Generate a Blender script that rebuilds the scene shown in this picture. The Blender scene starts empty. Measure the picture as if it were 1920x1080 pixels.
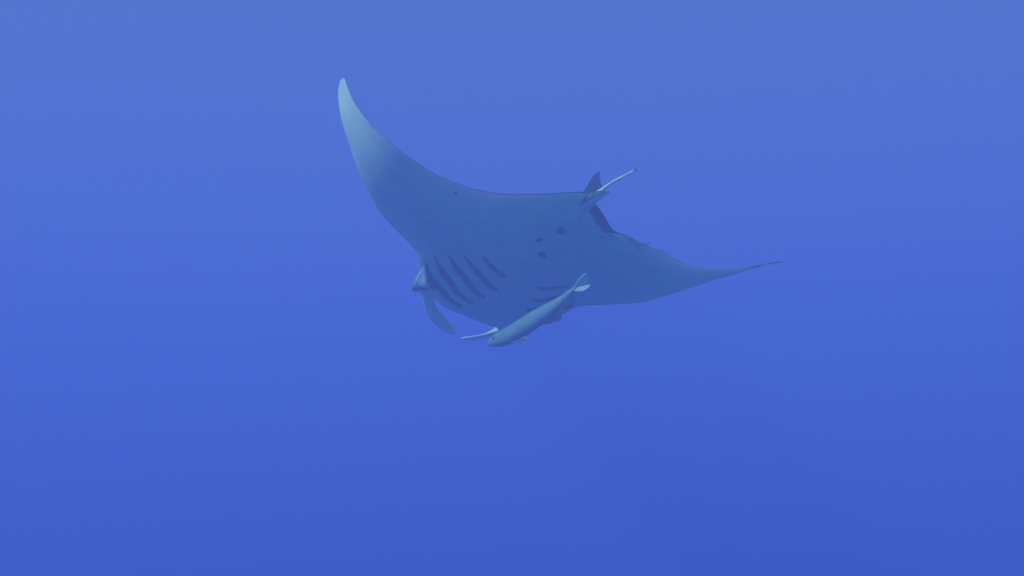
import bpy, math, random
import numpy as np
from mathutils import Matrix, Vector

random.seed(4)
scene = bpy.context.scene
col = scene.collection

# ------------------------------------------------------------------ camera
DEPTH = 4.96                                    # metres of water above the diver's camera
PITCH = math.radians(8.0)
cam_data = bpy.data.cameras.new("camera")
cam_data.sensor_width = 36.0
cam_data.lens = 51.0
cam_data.clip_start = 0.05
cam_data.clip_end = 1000.0
cam = bpy.data.objects.new("camera", cam_data)
cam.location = (0.0, 0.0, -DEPTH)
cam.rotation_euler = (math.pi / 2 + PITCH, 0.0, 0.0)
col.objects.link(cam)
scene.camera = cam

# ------------------------------------------------------------------ sky and sun
SUN_TO = Vector((-0.590, -0.440, 0.690)).normalized()   # towards the sun: high, behind the camera's left shoulder
SUN_ELEV = math.asin(SUN_TO.z)
SUN_ROT = math.atan2(SUN_TO.x, SUN_TO.y)
world = bpy.data.worlds.new("World")
scene.world = world
world.use_nodes = True
wn = world.node_tree
sky_tex = wn.nodes.new("ShaderNodeTexSky")
sky_tex.sky_type = 'NISHITA'
sky_tex.sun_disc = False
sky_tex.sun_elevation = SUN_ELEV
sky_tex.sun_rotation = SUN_ROT
bgn = wn.nodes["Background"]
bgn.inputs["Strength"].default_value = 0.056
wn.links.new(sky_tex.outputs["Color"], bgn.inputs["Color"])

sun_data = bpy.data.lights.new("sun", 'SUN')
sun_data.energy = 4.5
sun_data.angle = math.radians(0.5)
sun_data.color = (1.0, 0.96, 0.90)
sun = bpy.data.objects.new("sun", sun_data)
sun.location = SUN_TO * 30.0
sun.rotation_euler = SUN_TO.to_track_quat('Z', 'Y').to_euler()
col.objects.link(sun)

# ------------------------------------------------------------------ exposure and integrator
scene.render.engine = 'CYCLES'
scene.view_settings.view_transform = 'Standard'
scene.view_settings.look = 'None'
scene.view_settings.use_curve_mapping = False
scene.view_settings.gamma = 1.0
scene.view_settings.exposure = 0.75
scene.render.dither_intensity = 2.0
cy = scene.cycles
cy.max_bounces = 10
cy.diffuse_bounces = 3
cy.glossy_bounces = 2
cy.volume_bounces = 8
cy.transmission_bounces = 2
cy.use_denoising = True


def mb(name, verts, faces, mat, parent=None, smooth=True, pigment=None):
    """one mesh object from vertex and face lists"""
    me = bpy.data.meshes.new(name)
    me.from_pydata([tuple(map(float, v)) for v in verts], [], [tuple(map(int, f)) for f in faces])
    if pigment is not None:
        at = me.attributes.new("pigment", 'FLOAT', 'POINT')
        at.data.foreach_set("value", np.asarray(pigment, dtype=np.float32))
    me.polygons.foreach_set("use_smooth", [smooth] * len(me.polygons))
    me.update()
    o = bpy.data.objects.new(name, me)
    if mat:
        me.materials.append(mat)
    col.objects.link(o)
    if parent:
        o.parent = parent
    return o


# ------------------------------------------------------------------ the water: one body of even density
SCATTER = (0.0240, 0.0440, 0.0735)                 # per metre, red green blue
ABSORB = (0.1060, 0.0845, 0.0207)


def water_material():
    m = bpy.data.materials.new("sea_water")
    m.use_nodes = True
    nt = m.node_tree
    nt.nodes.clear()
    out = nt.nodes.new("ShaderNodeOutputMaterial")
    sc = nt.nodes.new("ShaderNodeVolumeScatter")
    ab = nt.nodes.new("ShaderNodeVolumeAbsorption")
    ad = nt.nodes.new("ShaderNodeAddShader")
    ds, da = max(SCATTER), max(ABSORB) * 1.02
    sc.inputs["Density"].default_value = ds
    sc.inputs["Color"].default_value = tuple(c / ds for c in SCATTER) + (1,)
    sc.inputs["Anisotropy"].default_value = 0.06
    ab.inputs["Density"].default_value = da
    ab.inputs["Color"].default_value = tuple(1 - c / da for c in ABSORB) + (1,)
    nt.links.new(sc.outputs[0], ad.inputs[0])
    nt.links.new(ab.outputs[0], ad.inputs[1])
    nt.links.new(ad.outputs[0], out.inputs["Volume"])
    return m


W, BOT = 90.0, -60.0
wv = [(-W, -W, BOT), (W, -W, BOT), (W, W, BOT), (-W, W, BOT), (-W, -W, 0), (W, -W, 0), (W, W, 0), (-W, W, 0)]
wf = [(0, 3, 2, 1), (4, 5, 6, 7), (0, 1, 5, 4), (1, 2, 6, 5), (2, 3, 7, 6), (3, 0, 4, 7)]
water = mb("water", wv, wf, water_material(), smooth=False)
water["kind"] = "structure"
water["label"] = "open blue sea water all around, paler towards the surface"


# ------------------------------------------------------------------ materials of the animals
def skin(name, pale, dark, rough=0.5, mottle=0.10, scale=7.0, bump=0.02, flesh=0.0, depth=0.05):
    m = bpy.data.materials.new(name)
    m.use_nodes = True
    nt = m.node_tree
    b = nt.nodes["Principled BSDF"]
    tc = nt.nodes.new("ShaderNodeTexCoord")
    at = nt.nodes.new("ShaderNodeAttribute")
    at.attribute_name = "pigment"
    n1 = nt.nodes.new("ShaderNodeTexNoise")
    n1.inputs["Scale"].default_value = 45.0
    n1.inputs["Detail"].default_value = 4.0
    nt.links.new(tc.outputs["Object"], n1.inputs["Vector"])
    ns = nt.nodes.new("ShaderNodeMath")
    ns.operation = 'MULTIPLY_ADD'
    ns.inputs[1].default_value = 0.5
    ns.inputs[2].default_value = -0.25
    nt.links.new(n1.outputs["Fac"], ns.inputs[0])
    ad = nt.nodes.new("ShaderNodeMath")
    ad.operation = 'ADD'
    nt.links.new(at.outputs["Fac"], ad.inputs[0])
    nt.links.new(ns.outputs[0], ad.inputs[1])
    mr = nt.nodes.new("ShaderNodeMapRange")
    mr.interpolation_type = 'SMOOTHSTEP'
    mr.inputs["From Min"].default_value = 0.15
    mr.inputs["From Max"].default_value = 0.85
    nt.links.new(ad.outputs[0], mr.inputs["Value"])
    n2 = nt.nodes.new("ShaderNodeTexNoise")
    n2.inputs["Scale"].default_value = scale
    n2.inputs["Detail"].default_value = 6.0
    n2.inputs["Roughness"].default_value = 0.6
    nt.links.new(tc.outputs["Object"], n2.inputs["Vector"])
    mm = nt.nodes.new("ShaderNodeMapRange")
    mm.inputs["From Min"].default_value = 0.3
    mm.inputs["From Max"].default_value = 0.7
    mm.inputs["To Min"].default_value = 1 - mottle
    mm.inputs["To Max"].default_value = 1 + mottle
    nt.links.new(n2.outputs["Fac"], mm.inputs["Value"])
    mix = nt.nodes.new("ShaderNodeMix")
    mix.data_type = 'RGBA'
    mix.inputs["A"].default_value = pale + (1,)
    mix.inputs["B"].default_value = dark + (1,)
    nt.links.new(mr.outputs["Result"], mix.inputs["Factor"])
    vm = nt.nodes.new("ShaderNodeVectorMath")
    vm.operation = 'SCALE'
    nt.links.new(mix.outputs["Result"], vm.inputs[0])
    nt.links.new(mm.outputs["Result"], vm.inputs["Scale"])
    nt.links.new(vm.outputs[0], b.inputs["Base Color"])
    b.inputs["Roughness"].default_value = rough
    if flesh:                                   # light seeps through the thin fins
        sw = nt.nodes.new("ShaderNodeMath")
        sw.operation = 'MULTIPLY_ADD'
        sw.inputs[1].default_value = -flesh
        sw.inputs[2].default_value = flesh
        nt.links.new(mr.outputs["Result"], sw.inputs[0])
        nt.links.new(sw.outputs[0], b.inputs["Subsurface Weight"])
        b.inputs["Subsurface Radius"].default_value = (0.5, 1.0, 0.6)
        b.inputs["Subsurface Scale"].default_value = depth
    b.inputs["Specular IOR Level"].default_value = 0.15
    bp = nt.nodes.new("ShaderNodeBump")
    bp.inputs["Strength"].default_value = 0.25
    bp.inputs["Distance"].default_value = bump
    nt.links.new(n2.outputs["Fac"], bp.inputs["Height"])
    nt.links.new(bp.outputs["Normal"], b.inputs["Normal"])
    return m


PALE, DARK = (0.43, 0.88, 0.42), (0.010, 0.026, 0.028)
M_MANTA = skin("manta_skin", PALE, DARK, flesh=0.17, depth=0.13)
M_GILL = skin("gill_lining", (0.006, 0.014, 0.014), DARK, rough=0.7)
M_FIN = skin("dark_fin_skin", (0.010, 0.026, 0.030), DARK)
M_EYE = skin("eye_surface", (0.012, 0.012, 0.014), (0.01, 0.01, 0.012), rough=0.15, bump=0.0)
M_TAILFIN = skin("remora_tail_skin", (0.26, 0.55, 0.36), (0.03, 0.11, 0.09), mottle=0.15, scale=40.0, bump=0.004, flesh=0.6, depth=0.02)
M_REM = skin("remora_skin", (0.12, 0.32, 0.20), (0.012, 0.035, 0.03), mottle=0.13, scale=18.0, bump=0.006)


# ------------------------------------------------------------------ small geometry kit
def spline(pts, n):
    """Catmull-Rom through the points, n samples"""
    p = np.asarray(pts, float)
    k = len(p)
    s = np.linspace(0, k - 1, n)
    i = np.clip(s.astype(int), 0, k - 2)
    f = (s - i)[:, None]
    p0 = p[np.clip(i - 1, 0, k - 1)]
    p1, p2 = p[i], p[i + 1]
    p3 = p[np.clip(i + 2, 0, k - 1)]
    return 0.5 * (2 * p1 + (p2 - p0) * f + (2 * p0 - 5 * p1 + 4 * p2 - p3) * f ** 2 + (3 * p1 - p0 - 3 * p2 + p3) * f ** 3)


def rings_mesh(rings):
    """closed skin over a list of equal rings, fan caps"""
    n, m = len(rings), len(rings[0])
    v = np.concatenate([np.asarray(r, float) for r in rings])
    f = []
    for i in range(n - 1):
        for j in range(m):
            a, b = i * m + j, i * m + (j + 1) % m
            f.append((a, b, b + m, a + m))
    c0, c1 = len(v), len(v) + 1
    v = np.vstack([v, np.mean(rings[0], axis=0), np.mean(rings[-1], axis=0)])
    for j in range(m):
        f.append((c0, (j + 1) % m, j))
        f.append((c1, (n - 1) * m + j, (n - 1) * m + (j + 1) % m))
    return v, f


def blade(edge_a, edge_b, thick, n=40, m=14, tip=0.15):
    """a fin: lens sections strung between two edges, thinner towards its end"""
    A, B = spline(edge_a, n), spline(edge_b, n)
    rings = []
    mid = (A + B) / 2
    tan = np.gradient(mid, axis=0)
    for i in range(n):
        c = B[i] - A[i]
        w = np.linalg.norm(c) + 1e-9
        nn = np.cross(tan[i], c)
        nn /= (np.linalg.norm(nn) + 1e-12)
        h = min(thick * (1 - (1 - tip) * i / (n - 1)), w * 0.45)
        ring = []
        for j in range(m):
            th = 2 * math.pi * j / m
            ring.append(mid[i] + c * 0.5 * math.cos(th) + nn * h * 0.5 * math.sin(th))
        rings.append(ring)
    return rings_mesh(rings)


def prism(edges, n=40):
    """a fin with as many faces as edge lines"""
    E = [spline(e, n) for e in edges]
    return rings_mesh([[e[i] for e in E] for i in range(n)])


def tube(path, radii, n=40, m=16, squash=1.0, up=(0, 0, 1)):
    P = spline(path, n)
    R = spline([[r] for r in radii], n)[:, 0]
    T = np.gradient(P, axis=0)
    rings = []
    for i in range(n):
        t = T[i] / np.linalg.norm(T[i])
        s = np.cross(t, up)
        s /= np.linalg.norm(s)
        q = np.cross(s, t)
        rings.append([P[i] + s * R[i] * math.cos(a) + q * R[i] * squash * math.sin(a)
                      for a in np.linspace(0, 2 * math.pi, m, endpoint=False)])
    return rings_mesh(rings)


def outward(o):
    import bmesh
    bm = bmesh.new()
    bm.from_mesh(o.data)
    bmesh.ops.recalc_face_normals(bm, faces=bm.faces)
    bm.to_mesh(o.data)
    bm.free()


def fuse(base, extras):
    """unite the pieces into one continuous skin and drop the helpers"""
    for e in [base] + extras:
        outward(e)
    for e in extras:
        md = base.modifiers.new("union", 'BOOLEAN')
        md.operation = 'UNION'
        md.object = e
        try:
            md.solver = 'MANIFOLD'
        except TypeError:
            md.solver = 'EXACT'
    dg = bpy.context.evaluated_depsgraph_get()
    me = bpy.data.meshes.new_from_object(base.evaluated_get(dg))
    base.modifiers.clear()
    if len(me.vertices) > 100:
        base.data = me
    print("fused", base.name, len(base.data.vertices))
    for e in extras:
        bpy.data.objects.remove(e)


def seg_dist(P, line):
    """distance of points (n,2) to a polyline and the place along it (0..1)"""
    L = np.asarray(line, float)
    seg = np.linalg.norm(np.diff(L, axis=0), axis=1)
    cum = np.concatenate([[0], np.cumsum(seg)])
    best = np.full(len(P), 1e9)
    where = np.zeros(len(P))
    for i in range(len(L) - 1):
        d = L[i + 1] - L[i]
        u = np.clip(((P - L[i]) @ d) / (d @ d), 0, 1)
        dist = np.linalg.norm(P - (L[i] + u[:, None] * d), axis=1)
        k = dist < best
        best[k] = dist[k]
        where[k] = (cum[i] + u[k] * seg[i]) / cum[-1]
    return best, where


# ------------------------------------------------------------------ manta ray (metres; x right wing, y head, z back)
manta = bpy.data.objects.new("manta_ray", None)
manta.empty_display_size = 0.3
col.objects.link(manta)
ax = [Vector((0.93955, 0.29209, -0.17867)), Vector((-0.33118, 0.90774, -0.25753)), Vector((0.08696, 0.30113, 0.94961))]
manta.matrix_world = Matrix.Translation(Vector((0.11765, 7.89349, 1.31726 - DEPTH))) @ Matrix(
    [[ax[j][i] for j in range(3)] + [0] for i in range(3)] + [[0, 0, 0, 1]])
manta["label"] = "large manta ray seen from below with pale belly, dark gill slits and one wing raised"
manta["category"] = "manta ray"

# the spread wings as (distance along the wing from the middle, distance ahead)
LEAD_A = [(-0.3917, 0.8855), (-0.4443, 0.8444), (-0.4683, 0.7969), (-0.4771, 0.7096), (-0.4823, 0.6186), (-0.5084, 0.5256), (-0.5324, 0.4569), (-0.5669, 0.4088), (-0.6319, 0.3608), (-0.7105, 0.3164), (-0.802, 0.2721), (-0.8772, 0.2315), (-0.9521, 0.1653), (-1.0252, 0.1076), (-1.1176, 0.0376), (-1.2194, -0.0196), (-1.3114, -0.0416), (-1.3915, -0.0515), (-1.4631, -0.0646), (-1.5043, -0.091), (-1.5249, -0.1414), (-1.5098, -0.2073)]
JAW = [(-0.3089, 0.8909), (-0.2321, 0.9560), (-0.1515, 0.9733), (-0.0645, 0.9865), (0.0271, 1.0055), (0.0888, 1.0227),
       (0.1517, 1.0300), (0.25, 1.01), (0.33, 0.95), (0.40, 0.86), (0.44, 0.72)]
LEAD_B = [(0.4701, 0.600), (0.5344, 0.5365), (0.6229, 0.5023), (0.7661, 0.4359), (0.8127, 0.4088), (0.8721, 0.3492),
          (0.9345, 0.2531), (1.0036, 0.1458), (1.059, 0.056), (1.1045, -0.0304), (1.1673, -0.1004), (1.2121, -0.1771),
          (1.26, -0.2461), (1.333, -0.3168), (1.372, -0.3440)]
TRAIL_A = [(-1.4892, -0.2316), (-1.4072, -0.2614), (-1.3317, -0.2866), (-1.2475, -0.3204), (-1.1584, -0.3472), (-1.071, -0.3692), (-0.973, -0.3899), (-0.8819, -0.3983), (-0.8085, -0.4046), (-0.6964, -0.4122), (-0.6137, -0.4281), (-0.5185, -0.445), (-0.432, -0.4724), (-0.3449, -0.5027), (-0.2711, -0.552), (-0.184, -0.6109), (-0.1151, -0.661), (-0.0497, -0.7107), (-0.0017, -0.7369), (0.045, -0.745)]
TRAIL_B = [(0.1027, -0.6539), (0.1559, -0.5975), (0.2052, -0.537), (0.2824, -0.4402), (0.325, -0.4123), (0.3943, -0.3952),
           (0.4752, -0.353), (0.5150, -0.3460), (0.5360, -0.3760), (0.5490, -0.3210), (0.6318, -0.3003), (0.7276, -0.2391),
           (0.8161, -0.1895), (0.8944, -0.1634), (0.9752, -0.1544), (1.0799, -0.1721), (1.169, -0.2012), (1.233, -0.2396),
           (1.2868, -0.2776), (1.3275, -0.3267), (1.3755, -0.3497)]
MID = 0.09


def bend(t, side):
    """how the wing curves up: place across, height, slope, for the distance t along it"""
    ss = np.linspace(0, 2.0, 801)
    knots = ([0, .4, .95, 1.4, 2.2], [0, 5, 32, 72, 85]) if side < 0 else ([0, .4, 1, 2], [0, 3, 8, 8])
    ph = np.radians(np.interp(ss, *knots))
    d = ss[1] - ss[0]
    a = np.concatenate([[0], np.cumsum(np.cos(ph[:-1]) * d)])
    c = np.concatenate([[0], np.cumsum(np.sin(ph[:-1]) * d)])
    return np.interp(t, ss, a), np.interp(t, ss, c), np.interp(t, ss, ph)


def place(t, b, h):
    """wing coordinates and height above the sheet to body coordinates"""
    t, b, h = np.asarray(t, float), np.asarray(b, float), np.asarray(h, float)
    aA, cA, pA = bend(np.abs(t), -1)
    aB, cB, pB = bend(np.abs(t), 1)
    A = t < 0
    a = np.where(A, -aA, aB)
    c = np.where(A, cA, cB)
    p = np.where(A, pA, pB)
    nx = np.where(A, np.sin(p), -np.sin(p))
    return np.stack([a + nx * h, b, c + np.cos(p) * h], -1)


def by_station(pts, q):
    """resample an edge by stations q in -1..1 that follow its run, weighted across the body"""
    p = np.asarray(pts, float)
    d = np.diff(p, axis=0)
    run = np.sqrt(d[:, 0] ** 2 + (0.35 * d[:, 1]) ** 2)
    cum = np.concatenate([[0], np.cumsum(run)])
    # the station 0 is where the edge crosses the body's middle
    i = int(np.argmax(p[:, 0] > MID))
    f = (MID - p[i - 1, 0]) / (p[i, 0] - p[i - 1, 0])
    c0 = cum[i - 1] + f * (cum[i] - cum[i - 1])
    st = np.where(cum < c0, (cum - c0) / c0, (cum - c0) / (cum[-1] - c0))
    fine = spline(np.column_stack([p, st]), 1600)
    return np.column_stack([np.interp(q, np.maximum.accumulate(fine[:, 2]), fine[:, 0]),
                            np.interp(q, np.maximum.accumulate(fine[:, 2]), fine[:, 1])])


NQ, NV = 460, 190
q = np.linspace(-1, 1, NQ)
q = np.sign(q) * np.abs(q) ** 1.12
lead = by_station(LEAD_A[::-1] + JAW + LEAD_B, q)
trail = by_station(TRAIL_A + TRAIL_B, q)
s = np.linspace(0, 1, NV)
v = 0.5 * (1 - np.cos(math.pi * s))
v = 0.55 * v + 0.45 * s
Tq = lead[:, None, 0] * (1 - v[None]) + trail[:, None, 0] * v[None]
Bq = lead[:, None, 1] * (1 - v[None]) + trail[:, None, 1] * v[None]
prof = np.sin(math.pi * v ** 0.62) ** 0.8
prof_head = np.sin(math.pi * v ** 0.42) ** 0.75
bodyw = np.exp(-((Tq - MID) / 0.40) ** 2)
P2 = np.where(True, prof[None] * (1 - bodyw) + prof_head[None] * bodyw, 0)
taper = (1 - np.abs(q)[:, None]) ** 0.5
Hd = (0.030 * taper + 0.135 * np.exp(-((Tq - MID) / 0.34) ** 2)) * P2
Hb = -(0.014 * taper + 0.055 * np.exp(-((Tq - MID) / 0.42) ** 2)) * P2

Hb -= 0.032 * np.exp(-((Tq + 0.418) / 0.036) ** 2 - ((Bq - 0.67) / 0.11) ** 2) * np.clip(P2 * 3, 0, 1)
TB = np.stack([Tq.ravel(), Bq.ravel()], -1)
# five pairs of gill slits, each a line over the belly
SLITS = [[(-0.4783, 0.4779), (-0.4245, 0.5618), (-0.3681, 0.6452), (-0.2947, 0.7244), (-0.2092, 0.8002), (-0.1476, 0.8042)],
         [(-0.4581, 0.3596), (-0.3782, 0.472), (-0.3092, 0.5554), (-0.2197, 0.6595), (-0.1501, 0.7024), (-0.1083, 0.6991)],
         [(-0.4017, 0.284), (-0.3168, 0.3772), (-0.2217, 0.4818), (-0.1463, 0.5613), (-0.1056, 0.5844), (-0.0848, 0.5796)],
         [(-0.325, 0.2236), (-0.2366, 0.3061), (-0.1585, 0.3779), (-0.0947, 0.4388), (-0.0484, 0.4443)],
         [(-0.2342, 0.1615), (-0.1597, 0.2211), (-0.1024, 0.26), (-0.0485, 0.2928)],
         [(0.1445, 0.3165), (0.1934, 0.3135), (0.2546, 0.2729), (0.3092, 0.2359)],
         [(0.1688, 0.4714), (0.2189, 0.4699), (0.2857, 0.3972), (0.3315, 0.3098)],
         [(0.1919, 0.6219), (0.2249, 0.6031), (0.3278, 0.4793), (0.403, 0.3664)],
         [(0.2271, 0.7484), (0.3144, 0.6655), (0.3909, 0.5312), (0.4196, 0.4508)]]
SLITW = [0.0245, 0.024, 0.024, 0.021, 0.019, 0.0235, 0.0235, 0.022, 0.022]


def slit_width(k, u):
    """narrow at the outer end, fullest past the middle, blunt at the inner end (all run outer to inner on wing A)"""
    if k < 5:
        return SLITW[k] * np.clip(np.minimum(u / 0.35, (1 - u) / 0.10), 0.12, 1) ** 0.6
    return SLITW[k] * np.clip(np.minimum(u / 0.10, (1 - u) / 0.5), 0.12, 1) ** 0.6


flat_belly = Hb.copy()
groove = np.zeros(len(TB))
lip = np.zeros(len(TB))
slit_pig = np.zeros(len(TB))
for k, sl in enumerate(SLITS):
    line = spline(np.array(sl), 40)
    dist, u = seg_dist(TB, line)
    w = slit_width(k, u)
    groove = np.maximum(groove, 0.030 * np.clip(1.15 - (dist / (1.1 * w)) ** 2, 0, 1))
    slit_pig = np.maximum(slit_pig, np.clip((1.25 * w - dist) / (0.3 * w), 0, 1))
    # the flap ahead of each slit swells a little
    lip = np.maximum(lip, 0.010 * np.exp(-((dist - 1.6 * w) / 0.016) ** 2) * np.clip(np.minimum(u, 1 - u) * 8, 0, 1))
Hb = Hb - lip.reshape(Hb.shape) + groove.reshape(Hb.shape)

# pigment: dark back, pale belly with its marks
ends = np.maximum(0, 1)
edge = np.clip(1.3 - np.minimum(v, (1 - v)) / 0.007, 0, 1)
pig_b = np.maximum(np.repeat(edge[None], NQ, 0).ravel(), slit_pig)


def mark(line, width, strength, soft=0.5, taper=True):
    global pig_b
    d, u = seg_dist(TB, line)
    w = width * (np.clip(np.minimum(u, 1 - u) * 6 + 0.35, 0, 1) if taper else 1.0)
    pig_b = np.maximum(pig_b, strength * np.clip((1 + soft - d / w) / (2 * soft), 0, 1))


mark([(0.0244, -0.3590), (0.0364, -0.3281)], 0.022, 0.95, 0.55, False)          # round spots of the belly
mark([(0.0290, -0.0690), (0.0435, -0.0420)], 0.023, 0.95, 0.55, False)
mark([(-0.0429, -0.1844), (-0.0288, -0.2119)], 0.017, 0.95)
mark([(-0.0351, -0.1797), (-0.0391, -0.2151)], 0.014, 0.95)
mark([(-0.5742, -0.3399), (-0.554, -0.3446)], 0.013, 0.80)
mark([(-0.4264, 0.7954), (-0.3975, 0.7249), (-0.38, 0.6992), (-0.3666, 0.6474)], 0.032, 0.85)   # darker band from eye to first gill
mark([(0.1088, -0.6252), (0.1242, -0.6023), (0.1655, -0.553), (0.2146, -0.4859), (0.2648, -0.4387), (0.3242, -0.4071)], 0.034, 1.0, 0.3)
mark([(0.2279, -0.4321), (0.2967, -0.3775), (0.3411, -0.3386)], 0.018, 0.50)
mark([(0.4055, -0.3765), (0.483, -0.3211), (0.531, -0.3335)], 0.020, 0.50)
mark([(0.240, -0.360), (0.300, -0.330), (0.365, -0.345)], 0.010, 0.42)
mark([(0.365, -0.385), (0.420, -0.352), (0.455, -0.300)], 0.009, 0.40)
mark([(0.455, -0.330), (0.500, -0.290), (0.560, -0.275)], 0.008, 0.40)
mark([(0.0783, -0.4663), (0.0833, -0.5426), (0.0944, -0.5954)], 0.008, 0.45)
pig_b = pig_b.reshape(NQ, NV)
pig_b = np.maximum(pig_b, 0.75 * np.clip((q - 0.78) / 0.2, 0, 1)[:, None])      # shade on the far wing tip, painted in as dark pigment

# vertices: the two rims are shared by belly and back
vb = place(Tq, Bq, Hb)
vd = place(Tq, Bq, Hd)
verts = np.concatenate([vb.reshape(-1, 3), vd[:, 1:-1].reshape(-1, 3)])
back_pig = np.clip(np.repeat(np.minimum(v, 1 - v)[None, 1:-1] * 200, NQ, 0), 0.7, 1)
pig = np.concatenate([pig_b.ravel(), back_pig.ravel()])
nb = NQ * NV


def bi(i, j):
    return i * NV + j


def di(i, j):
    return bi(i, j) if j in (0, NV - 1) else nb + i * (NV - 2) + j - 1


faces = []
for i in range(NQ - 1):
    for j in range(NV - 1):
        faces.append((bi(i, j), bi(i, j + 1), bi(i + 1, j + 1), bi(i + 1, j)))
        faces.append((di(i, j), di(i + 1, j), di(i + 1, j + 1), di(i, j + 1)))
for i in (0, NQ - 1):
    loop = [bi(i, j) for j in range(NV)] + [di(i, j) for j in range(NV - 2, 0, -1)]
    faces.append(tuple(loop))
body = mb("body", verts, faces, M_MANTA, manta, pigment=pig)

# the lobes at the head, the root of the tail and the tail itself grow out of the body
extras = []


def extra(geo, pigment, smooth=True):
    vv, ff = geo
    p = pigment(vv) if callable(pigment) else np.full(len(vv), pigment)
    extras.append(mb("lobe", vv, ff, M_MANTA, manta, smooth=smooth, pigment=p))


def back_or_shade(level, m=16, way=(0.0, 0.0, 1.0)):
    """dark back colour or painted shade on one side of a tube of m-sided rings"""
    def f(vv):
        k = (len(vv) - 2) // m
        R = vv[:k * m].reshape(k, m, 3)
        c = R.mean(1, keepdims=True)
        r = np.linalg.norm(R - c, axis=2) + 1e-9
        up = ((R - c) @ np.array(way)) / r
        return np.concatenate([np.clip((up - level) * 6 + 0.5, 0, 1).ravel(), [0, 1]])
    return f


finA_o = [(-0.4349, 0.7485, 0.055), (-0.4149, 0.8085, 0.0276), (-0.3878, 0.8811, 0.0049), (-0.3473, 0.9633, -0.0223),
          (-0.299, 1.0413, -0.0457), (-0.2317, 1.1095, -0.0611), (-0.151, 1.1694, -0.0682), (-0.0807, 1.2109, -0.0551)]
finA_i = [(-0.2800, 0.7389, 0.012), (-0.2918, 0.8089, -0.0023), (-0.309, 0.8731, -0.0043), (-0.2743, 0.9501, -0.0175),
          (-0.2232, 1.0173, -0.0208), (-0.1601, 1.082, -0.0267), (-0.1055, 1.15, -0.0339), (-0.0665, 1.1998, -0.0417)]
extra(blade(finA_o, finA_i, 0.05, n=60, tip=0.25), 0.0)
finB_t = [(0.300, 1.03, 0.105), (0.2772, 1.1251, 0.1294), (0.2018, 1.1932, 0.0855), (0.1882, 1.22, 0.0634), (0.1673, 1.2474, 0.0446),
          (0.135, 1.2879, 0.0297), (0.0895, 1.3284, 0.0228), (0.0484, 1.3658, 0.0197), (0.0167, 1.3805, 0.0096)]
finB_m = [(0.290, 0.98, 0.01), (0.2682, 1.0697, 0.0136), (0.1895, 1.1341, 0.0025), (0.1727, 1.1569, 0.0021), (0.1501, 1.1829, -0.0014),
          (0.1189, 1.2291, -0.0052), (0.0784, 1.2865, -0.0026), (0.0401, 1.3329, -0.0023), (0.0124, 1.3655, -0.0042)]
finB_l = [(0.310, 1.03, 0.00), (0.287, 1.1186, -0.003), (0.2084, 1.1882, -0.0013), (0.1928, 1.2154, 0.0001), (0.1707, 1.2449, 0.001),
          (0.1386, 1.29, 0.0), (0.0951, 1.3382, -0.0002), (0.0567, 1.3737, -0.0013), (0.0249, 1.3849, -0.0042)]
extra(prism([finB_t, finB_m, finB_l]), 0.0, False)
rootB_t = [(0.1482, 1.0246, 0.0151), (0.166, 0.9804, 0.0232), (0.2124, 0.9164, 0.03), (0.2888, 0.8346, 0.0078), (0.3403, 0.8089, -0.0189)]
rootB_b = [(0.1741, 1.0747, -0.0315), (0.2027, 1.0505, -0.0703), (0.2559, 1.0086, -0.0887), (0.3155, 0.889, -0.0713),
           (0.3535, 0.8228, -0.0317)]
extra(blade(rootB_t, rootB_b, 0.04, n=40, tip=0.8), 0.0)
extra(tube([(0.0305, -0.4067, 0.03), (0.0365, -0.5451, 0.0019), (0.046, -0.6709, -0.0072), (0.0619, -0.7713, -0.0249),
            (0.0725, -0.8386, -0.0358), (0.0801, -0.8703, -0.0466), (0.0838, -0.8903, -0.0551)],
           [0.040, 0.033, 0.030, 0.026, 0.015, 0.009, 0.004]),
      lambda vv: 0.74 * back_or_shade(-0.12, way=(-0.75, 0.0, 0.66))(vv) * np.clip((-0.58 - vv[:, 1]) * 9, 0, 1))  # back colour swung to the sunward side, painting shade onto the tail root
extra(tube([(0.0648, -0.7822, -0.0048), (0.0698, -0.8271, -0.0107), (0.0815, -0.9000, -0.0118), (0.0875, -0.9432, -0.0168),
            (0.0985, -1.0337, -0.0322), (0.106, -1.12, -0.0505), (0.109, -1.1621, -0.0601)],
           [0.0105, 0.0100, 0.0076, 0.0084, 0.0060, 0.0050, 0.0040], n=60),
      lambda vv: np.maximum(np.clip((-1.12 - vv[:, 1]) * 20, 0, 1), back_or_shade(0.72, way=(-0.3, 0.0, 0.95))(vv)))
fuse(body, extras)

# dark lining of every gill slit, lying in its groove
belly_tb = TB
hb_flat = Hb.ravel()
for k, sl in enumerate(SLITS):
    line = spline(np.array(sl), 36)
    tan = np.gradient(line, axis=0)
    nor = np.stack([-tan[:, 1], tan[:, 0]], -1)
    nor /= np.linalg.norm(nor, axis=1)[:, None]
    u = np.linspace(0, 1, 36)
    w = slit_width(k, u)
    near = np.where((np.abs(belly_tb[:, 0] - line[:, 0].mean()) < 0.3) & (np.abs(belly_tb[:, 1] - line[:, 1].mean()) < 0.45))[0]
    sv, sf = [], []
    for i in range(36):
        for x in (-0.95, -0.5, 0.0, 0.5, 0.95):
            p = line[i] + nor[i] * w[i] * x
            d2 = ((belly_tb[near] - p) ** 2).sum(1)
            nn = np.argpartition(d2, 6)[:6]
            ww = 1 / (d2[nn] + 1e-6)
            h = float((hb_flat[near][nn] * ww).sum() / ww.sum()) - 0.006
            sv.append(place(p[0], p[1], h))
    for i in range(35):
        for j in range(4):
            a = i * 5 + j
            sf.append((a, a + 1, a + 6, a + 5))
    mb("gill_slit", sv, sf, M_GILL, manta)

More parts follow.
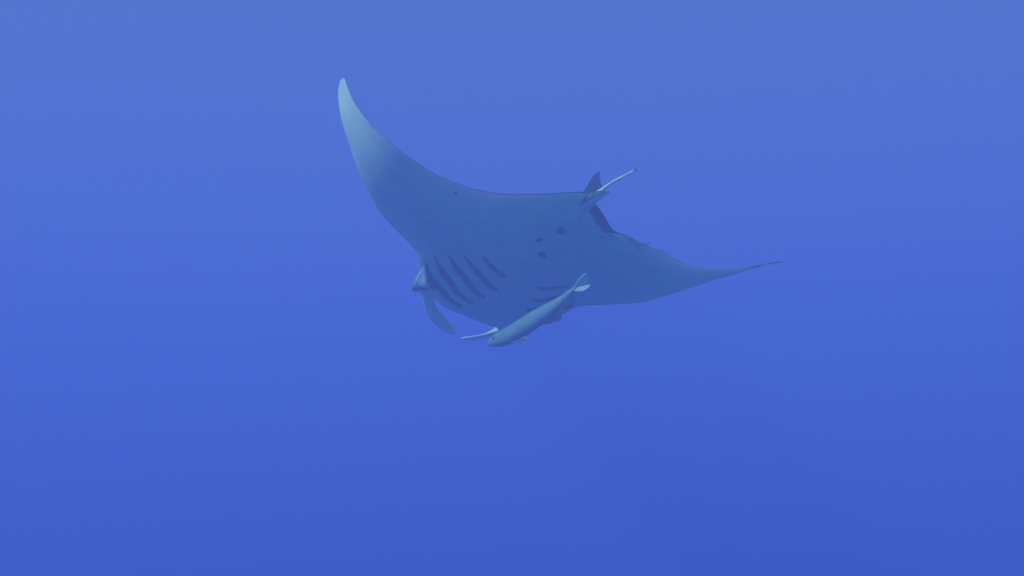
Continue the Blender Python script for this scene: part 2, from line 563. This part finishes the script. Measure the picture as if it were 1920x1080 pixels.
# dorsal fin just ahead of the tail: a thin blade with a curved front edge
dors_front = [(0.0282, -0.5823, 0.0352), (0.0406, -0.6268, 0.0701), (0.0532, -0.6467, 0.1025), (0.0665, -0.6687, 0.1384),
              (0.0791, -0.6931, 0.1563), (0.0877, -0.7097, 0.1612)]
dors_rear = [(0.0871, -0.7993, -0.0074), (0.0815, -0.7832, 0.0334), (0.0826, -0.7557, 0.0706), (0.0824, -0.7440, 0.0950),
             (0.0827, -0.7335, 0.1189), (0.0885, -0.7130, 0.1600)]
dv, df = blade(dors_front, dors_rear, 0.022, n=30, tip=0.2)
outward(mb("dorsal_fin", dv, df, M_FIN, manta))

# the eye on the near side of the head
ev, ef = tube([(-0.4685, 0.812, 0.000), (-0.4655, 0.812, 0.000), (-0.455, 0.812, 0.000), (-0.435, 0.812, 0.000)], [0.003, 0.010, 0.015, 0.016], n=14)
mb("eye", ev, ef, M_EYE, manta)

# ------------------------------------------------------------------ remora (x snout, y side facing the diver, z back)
remora = bpy.data.objects.new("remora", None)
remora.empty_display_size = 0.1
col.objects.link(remora)
rx = [Vector((-0.67575, 0.64143, -0.36323)), Vector((-0.73496, -0.6241, 0.26521)), Vector((-0.05657, 0.44617, 0.89316))]
remora.matrix_world = Matrix.Translation(Vector((0.10077 * 0.925, 8.27728 * 0.925, 0.99355 * 0.925 - DEPTH))) @ Matrix(
    [[rx[j][i] * 0.925 for j in range(3)] + [0] for i in range(3)] + [[0, 0, 0, 1]])
remora["label"] = "slender grey remora swimming under the manta's gills with its tail fin spread"
remora["category"] = "remora"

SEC = [(0.3603, -0.0016, -0.0032, 0.0079), (0.3229, -0.0031, -0.0048, 0.0271), (0.2632, -0.0083, -0.0139, 0.044),
       (0.1846, -0.0133, -0.023, 0.0514), (0.0999, -0.0151, -0.0253, 0.0526), (0.0246, -0.0151, -0.0246, 0.0529),
       (-0.0613, -0.0143, -0.0232, 0.0484), (-0.1455, -0.0139, -0.0239, 0.0414), (-0.227, -0.0109, -0.0193, 0.0308),
       (-0.296, -0.0062, -0.0111, 0.0229), (-0.3674, -0.0003, -0.0006, 0.0127), (-0.385, 0.0, 0.001, 0.010)]
S = spline(SEC, 220)
rings = []
for x, y, z, r in S:
    r = max(r, 0.004)
    rings.append([(x, y + 0.88 * r * math.cos(a), z + 1.06 * r * math.sin(a)) for a in np.linspace(0, 2 * math.pi, 40, endpoint=False)])
rv, rf = rings_mesh(rings)
RV = np.array(rv)
arc = np.abs(RV[:, 0] - (0.205 - 1.6 * (RV[:, 2] + 0.02) ** 2 / 0.05))
rpig = np.clip(1 - arc / 0.006, 0, 1) * (RV[:, 2] < 0.012) * 0.8
rpig = np.maximum(rpig, 0.75 * np.clip(1 - np.hypot(RV[:, 0] - 0.335, (RV[:, 2] + 0.012) * 2.2) / 0.012, 0, 1))   # corner of the mouth
rbody = mb("body", rv, rf, M_REM, remora, pigment=rpig)
cu = [(-0.3642, 0.0013, 0.0062), (-0.3772, 0.0083, 0.0095), (-0.4178, 0.0219, 0.0212), (-0.4529, 0.0267, 0.027), (-0.4859, 0.0262, 0.0252),
      (-0.4898, 0.0059, 0.0173), (-0.477, -0.0182, 0.0058), (-0.4584, -0.0384, 0.0012)]
cm = [(-0.3509, 0.0013, 0.0032), (-0.3609, 0.0013, 0.0032), (-0.3887, -0.0092, 0.0034), (-0.4062, -0.0171, 0.0044), (-0.423, -0.0256, 0.0043),
      (-0.4375, -0.0323, 0.0035), (-0.4481, -0.0386, 0.0044), (-0.4553, -0.0418, 0.0033)]
cl = [(-0.3662, 0.0007, -0.0138), (-0.3762, 0.0027, -0.0238), (-0.397, 0.0037, -0.0367), (-0.4178, 0.0049, -0.0492), (-0.44, -0.002, -0.0511),
      (-0.4547, -0.0093, -0.0435), (-0.4639, -0.018, -0.034), (-0.4577, -0.0389, -0.0)]
tv, tf = [], []
for A, B in ((cu, cm), (cm, cl)):
    vv, ff = blade(A, B, 0.007, n=40, tip=0.5)
    k = len(tv)
    tv += [tuple(p) for p in vv]
    tf += [tuple(i + k for i in f) for f in ff]
# fin rays: faint darker streaks that fan out from the root
TV = np.array(tv)
fan = np.arctan2(TV[:, 2] - 0.002, -(TV[:, 0] + 0.34))
outward(mb("tail_fin", tv, tf, M_TAILFIN, remora, pigment=np.clip(0.22 + 0.22 * np.sin(fan * 60), 0, 1)))
an_o = [(-0.0392, -0.0083, -0.0652), (-0.1103, -0.0349, -0.0897), (-0.166, -0.0346, -0.1025), (-0.212, -0.0374, -0.1109),
        (-0.2336, -0.0209, -0.0893), (-0.269, -0.0134, -0.0715), (-0.345, -0.0102, -0.034)]
an_i = [(-0.0292, -0.0083, -0.0452), (-0.09, -0.0155, -0.044), (-0.135, -0.0155, -0.034), (-0.175, -0.011, -0.030),
        (-0.215, -0.010, -0.0280), (-0.2655, -0.007, -0.0215), (-0.345, -0.0054, -0.008)]
av, af = blade(an_o, an_i, 0.008, n=40, tip=0.6)
outward(mb("anal_fin", av, af, M_REM, remora, pigment=np.full(len(av), 0.75)))
pt = [(0.1408, 0.0284, -0.1074), (0.1169, 0.0174, -0.1116), (0.0815, 0.0129, -0.1151), (0.0439, 0.0102, -0.1143),
      (0.022, 0.0031, -0.1343), (0.0006, -0.0003, -0.1511)]
pb = [(0.1442, 0.0258, -0.1137), (0.1157, 0.0196, -0.1258), (0.083, 0.013, -0.1343), (0.0443, 0.0126, -0.1476),
      (0.0215, 0.0049, -0.1497), (0.0002, -0.002, -0.1524)]
pv, pf = blade(pt, pb, 0.006, n=30, tip=0.6)
ppig = np.where(np.cos(2 * math.pi * (np.arange(len(pv)) % 14) / 14) < -0.7, 0.0, 0.8)
outward(mb("pectoral_fin", pv, pf, M_TAILFIN, remora, pigment=ppig))
ev, ef = tube([(0.2774, 0.020, -0.012), (0.2774, 0.030, -0.012), (0.2774, 0.034, -0.012), (0.2774, 0.036, -0.012)], [0.009, 0.009, 0.007, 0.001], n=12)
mb("eye", ev, ef, M_EYE, remora)
